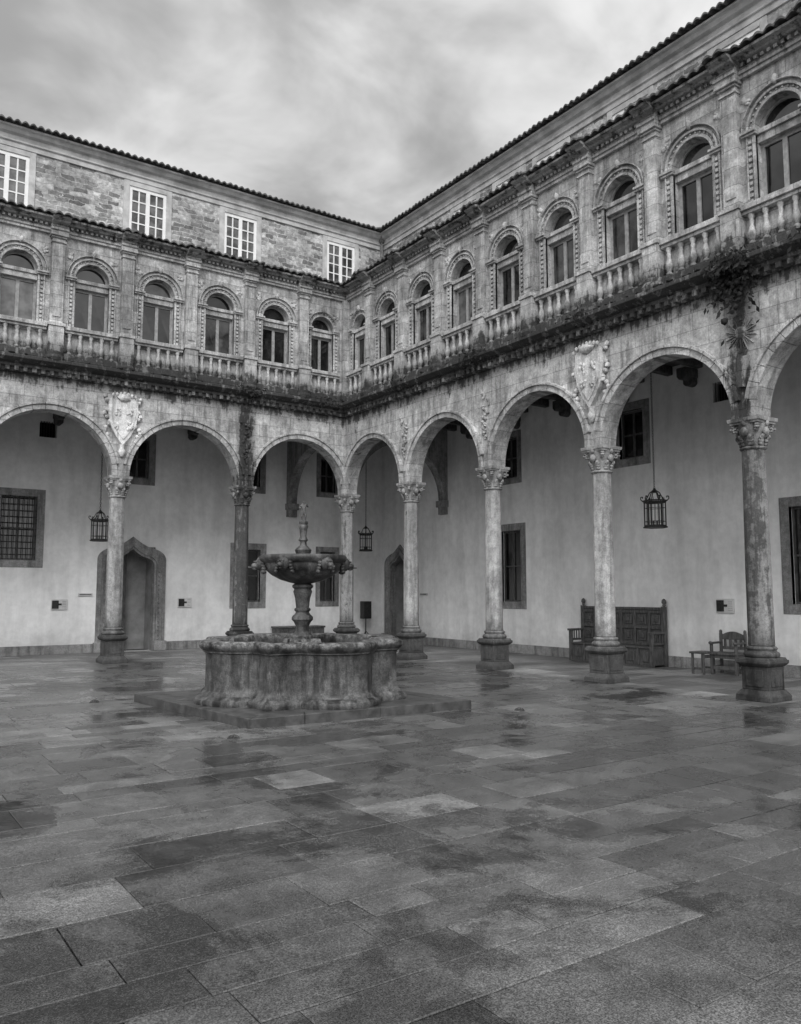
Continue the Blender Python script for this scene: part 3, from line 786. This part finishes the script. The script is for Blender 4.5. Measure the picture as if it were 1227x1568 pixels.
def chair(loc,rz):
    e=empty('carved_wooden_chair',loc); e.rotation_euler[2]=rz; b=B()
    for x in (-.26,.26):
        b.box(x-.028,x+.028,-.24,-.185,0,.62); b.box(x-.028,x+.028,.2,.255,0,.84)
        b.box(x-.035,x+.035,-.27,.2,.62,.66); b.box(x-.015,x+.015,-.185,.2,.12,.17); b.box(x-.018,x+.018,-.185,.2,.34,.40)
        b.blob((x,-.25,.645),(.045,.04,.035),0,2); b.blob((x,.228,.86),(.035,.035,.045),0,2)
    b.box(-.29,.29,-.27,.2,.405,.45); b.box(-.232,.232,-.23,-.2,.33,.404); b.box(-.232,.232,-.225,-.2,.1,.18)
    pts=[(-.232,.70)]+[(-.232+.464*i/10,.80+.07*math.sin(PI*i/10)) for i in range(11)]+[(.232,.70)]
    b.prism_d(pts,.21,.245); b.box(-.232,.232,.212,.243,.5,.56)
    for i in range(4):
        x=-.17+i*.113; b.box(x-.03,x+.03,.218,.238,.56,.70)
    b.obj('frame',M_WOOD,e,bevel=.006)
chair((3.58-.42,-10.1,0),RZ+.15)
e=empty('low_wooden_stool',(3.58-.75,-9.72,0)); b=B()
b.box(-.22,.22,-.18,.18,.42,.46)
for x in (-.17,.17):
    for y in (-.13,.13): b.box(x-.022,x+.022,y-.022,y+.022,0,.42)
    b.box(x-.012,x+.012,-.108,.108,.1,.14)
b.box(-.148,.148,-.14,-.12,.33,.40); b.obj('frame',M_WOOD,e,bevel=.005)
e=empty('carved_wooden_chest',(.15,3.58-.35,0)); b=B()
b.box(-.8,.8,-.26,.26,.1,.55); b.box(-.83,.83,-.29,.28,.552,.61); b.box(-.82,.82,-.28,.27,.04,.10)
for x in (-.7,.7):
    for y in (-.2,.2): b.box(x-.06,x+.06,y-.06,y+.06,0,.04)
for i in range(5): x=-.62+i*.31; b.box(x-.12,x+.12,-.28,-.26,.17,.48); b.box(x-.06,x+.06,-.295,-.28,.25,.40)
b.obj('body',M_WOOD,e,bevel=.008)
e=empty('loudspeaker_on_stand',(2.65,3.58-.42,0)); b=B()
b.box(-.15,.15,-.12,.12,.8,1.38); b.box(-.13,.13,-.128,-.12,.83,1.35); b.tube((0,0,.1),(0,0,.8),.02,8)
for k in range(3): a=PI/2+2*PI*k/3; b.tube((0,0,.4),(.3*math.cos(a),.3*math.sin(a),.02),.012,6)
b.lathe([(.075,.0),(.10,.02),(.1,.03)],0,0,12); o=b.obj('cabinet_and_tripod',M_IRON,e,bevel=.01)
def plaque(fr,s,z,w,h,half):
    x,y,_=fr(s,BACK+.03,0); e=empty('wall_plaque',(x,y,0)); rz=0 if fr is frL else -PI/2
    e.rotation_euler[2]=rz; b=B(); b.box(-w/2,w/2,-.012,.02,z-h/2,z+h/2); b.obj('plate',M_PLATE,e,bevel=.003)
    if half:
        c=B(); c.box(-w/2+.02,-.02,-.03,-.012,z-h/2+.03,z+h/2-.03); c.box(-.02,.06,-.024,-.0121,z-.02,z+.03); c.obj('emblem',M_IRON,e)
        c=B(); 
        for i in range(5): c.box(.08,w/2-.03,-.014,-.012,z-.1+i*.045,z-.09+i*.045)
        c.obj('lettering',M_SURR,e)
    else:
        c=B(); c.box(-w/2+.03,w/2-.03,-.015,-.012,z-.012,z+.012); c.obj('lettering',M_IRON,e)
plaque(frL,7.04,1.35,.42,.28,True); plaque(frL,3.5,1.38,.42,.28,True); plaque(frL,6.36,1.62,.38,.08,False)
plaque(frR,9.8,1.40,.42,.30,True); plaque(frR,-1.1,1.62,.4,.08,False)
for x,y in ((-8.77,-7.1),(-8.26,-11.24),(-3.97,-11.46)):
    b=B(); b.lathe([(.075,-.01),(.075,.008),(.065,.01)],n=20)
    for k in range(5):
        a=PI*k/5; pts=[(.062*math.cos(a)*math.cos(t),.062*math.sin(a)*math.cos(t),.01+.03*math.sin(t)) for t in [PI*i/8 for i in range(9)]]
        b.path(pts,.005,5)
    b.obj('floor_drain',M_DRAIN,None,loc=(x,y,0))

# ---------------- sky / light
w=bpy.data.worlds.new('World'); scene.world=w; w.use_nodes=True; nt=w.node_tree; N=nt.nodes; bg=N['Background']
sky=N.new('ShaderNodeTexSky'); sky.sky_type='NISHITA'; sky.sun_disc=False
SE,SA=math.radians(38),math.radians(212)
sky.sun_elevation=SE; sky.sun_rotation=SA
SV=Vector((math.sin(SA)*math.cos(SE),math.cos(SA)*math.cos(SE),math.sin(SE)))
bw=N.new('ShaderNodeRGBToBW'); nt.links.new(sky.outputs[0],bw.inputs[0])
tc=N.new('ShaderNodeTexCoord'); sp=N.new('ShaderNodeSeparateXYZ'); nt.links.new(tc.outputs['Generated'],sp.inputs[0])
def m(op,a,b_=0.0,cl=False):
    n=N.new('ShaderNodeMath'); n.operation=op; n.use_clamp=cl
    for i,v in enumerate((a,b_)):
        if isinstance(v,(int,float)): n.inputs[i].default_value=v
        else: nt.links.new(v,n.inputs[i])
    return n.outputs[0]
def mr(v,a,b_,c,d):
    n=N.new('ShaderNodeMapRange'); n.interpolation_type='SMOOTHSTEP'; nt.links.new(v,n.inputs[0])
    for i,k in enumerate((a,b_,c,d)): n.inputs[i+1].default_value=k
    return n.outputs[0]
zz=m('ADD',m('MAXIMUM',sp.outputs[2],0.0),.28)
cb_=N.new('ShaderNodeCombineXYZ'); nt.links.new(m('DIVIDE',sp.outputs[0],zz),cb_.inputs[0]); nt.links.new(m('DIVIDE',sp.outputs[1],zz),cb_.inputs[1])
def nz(sc,det,rg,dist=0,off=0):
    n=N.new('ShaderNodeTexNoise'); n.inputs['Scale'].default_value=sc
    mp=N.new('ShaderNodeVectorMath'); mp.operation='ADD'; nt.links.new(cb_.outputs[0],mp.inputs[0]); mp.inputs[1].default_value=(off,off*.7,off*.3); nt.links.new(mp.outputs[0],n.inputs['Vector'])
    n.inputs['Detail'].default_value=det; n.inputs['Roughness'].default_value=rg; n.inputs['Distortion'].default_value=dist; return n.outputs[0]
cl=m('ADD',m('MULTIPLY',nz(1.5,5,.5,.2,3.7),.5),m('MULTIPLY',nz(4.6,5,.5,.3,1.3),.5))
clv=mr(cl,.38,.62,3.7,8.4)
grad=mr(sp.outputs[2],.5,.95,1.0,1.8)
dp=N.new('ShaderNodeVectorMath'); dp.operation='DOT_PRODUCT'; nt.links.new(tc.outputs['Generated'],dp.inputs[0]); dp.inputs[1].default_value=SV
glow=m('ADD',1.0,m('MULTIPLY',m('POWER',m('MAXIMUM',dp.outputs['Value'],0.0),2.0),1.8))
tot=m('MULTIPLY',m('MULTIPLY',clv,grad),glow); tot=m('ADD',tot,m('MULTIPLY',m('MINIMUM',bw.outputs[0],6.0),.1))
cc=N.new('ShaderNodeCombineColor')
for i in range(3): nt.links.new(tot,cc.inputs[i])
nt.links.new(cc.outputs[0],bg.inputs[0]); bg.inputs[1].default_value=.1
sd=bpy.data.lights.new('sun','SUN'); sd.energy=1.5; sd.angle=math.radians(26); sd.color=(1,1,1)
so=bpy.data.objects.new('sun',sd); scene.collection.objects.link(so)
so.rotation_euler=(-SV).to_track_quat('-Z','Y').to_euler(); so.location=(-10,-20,30)

# ---------------- camera
cd=bpy.data.cameras.new('camera'); co=bpy.data.objects.new('camera',cd); scene.collection.objects.link(co)
cd.sensor_fit='HORIZONTAL'; cd.sensor_width=36; cd.lens=36.8; cd.clip_end=2000
co.location=(-12.206,-20.349,1.7); co.rotation_euler=(math.radians(90+5.56),0,math.radians(-34.7))
scene.camera=co
scene.view_settings.view_transform='Standard'; scene.view_settings.look='None'; scene.view_settings.exposure=0
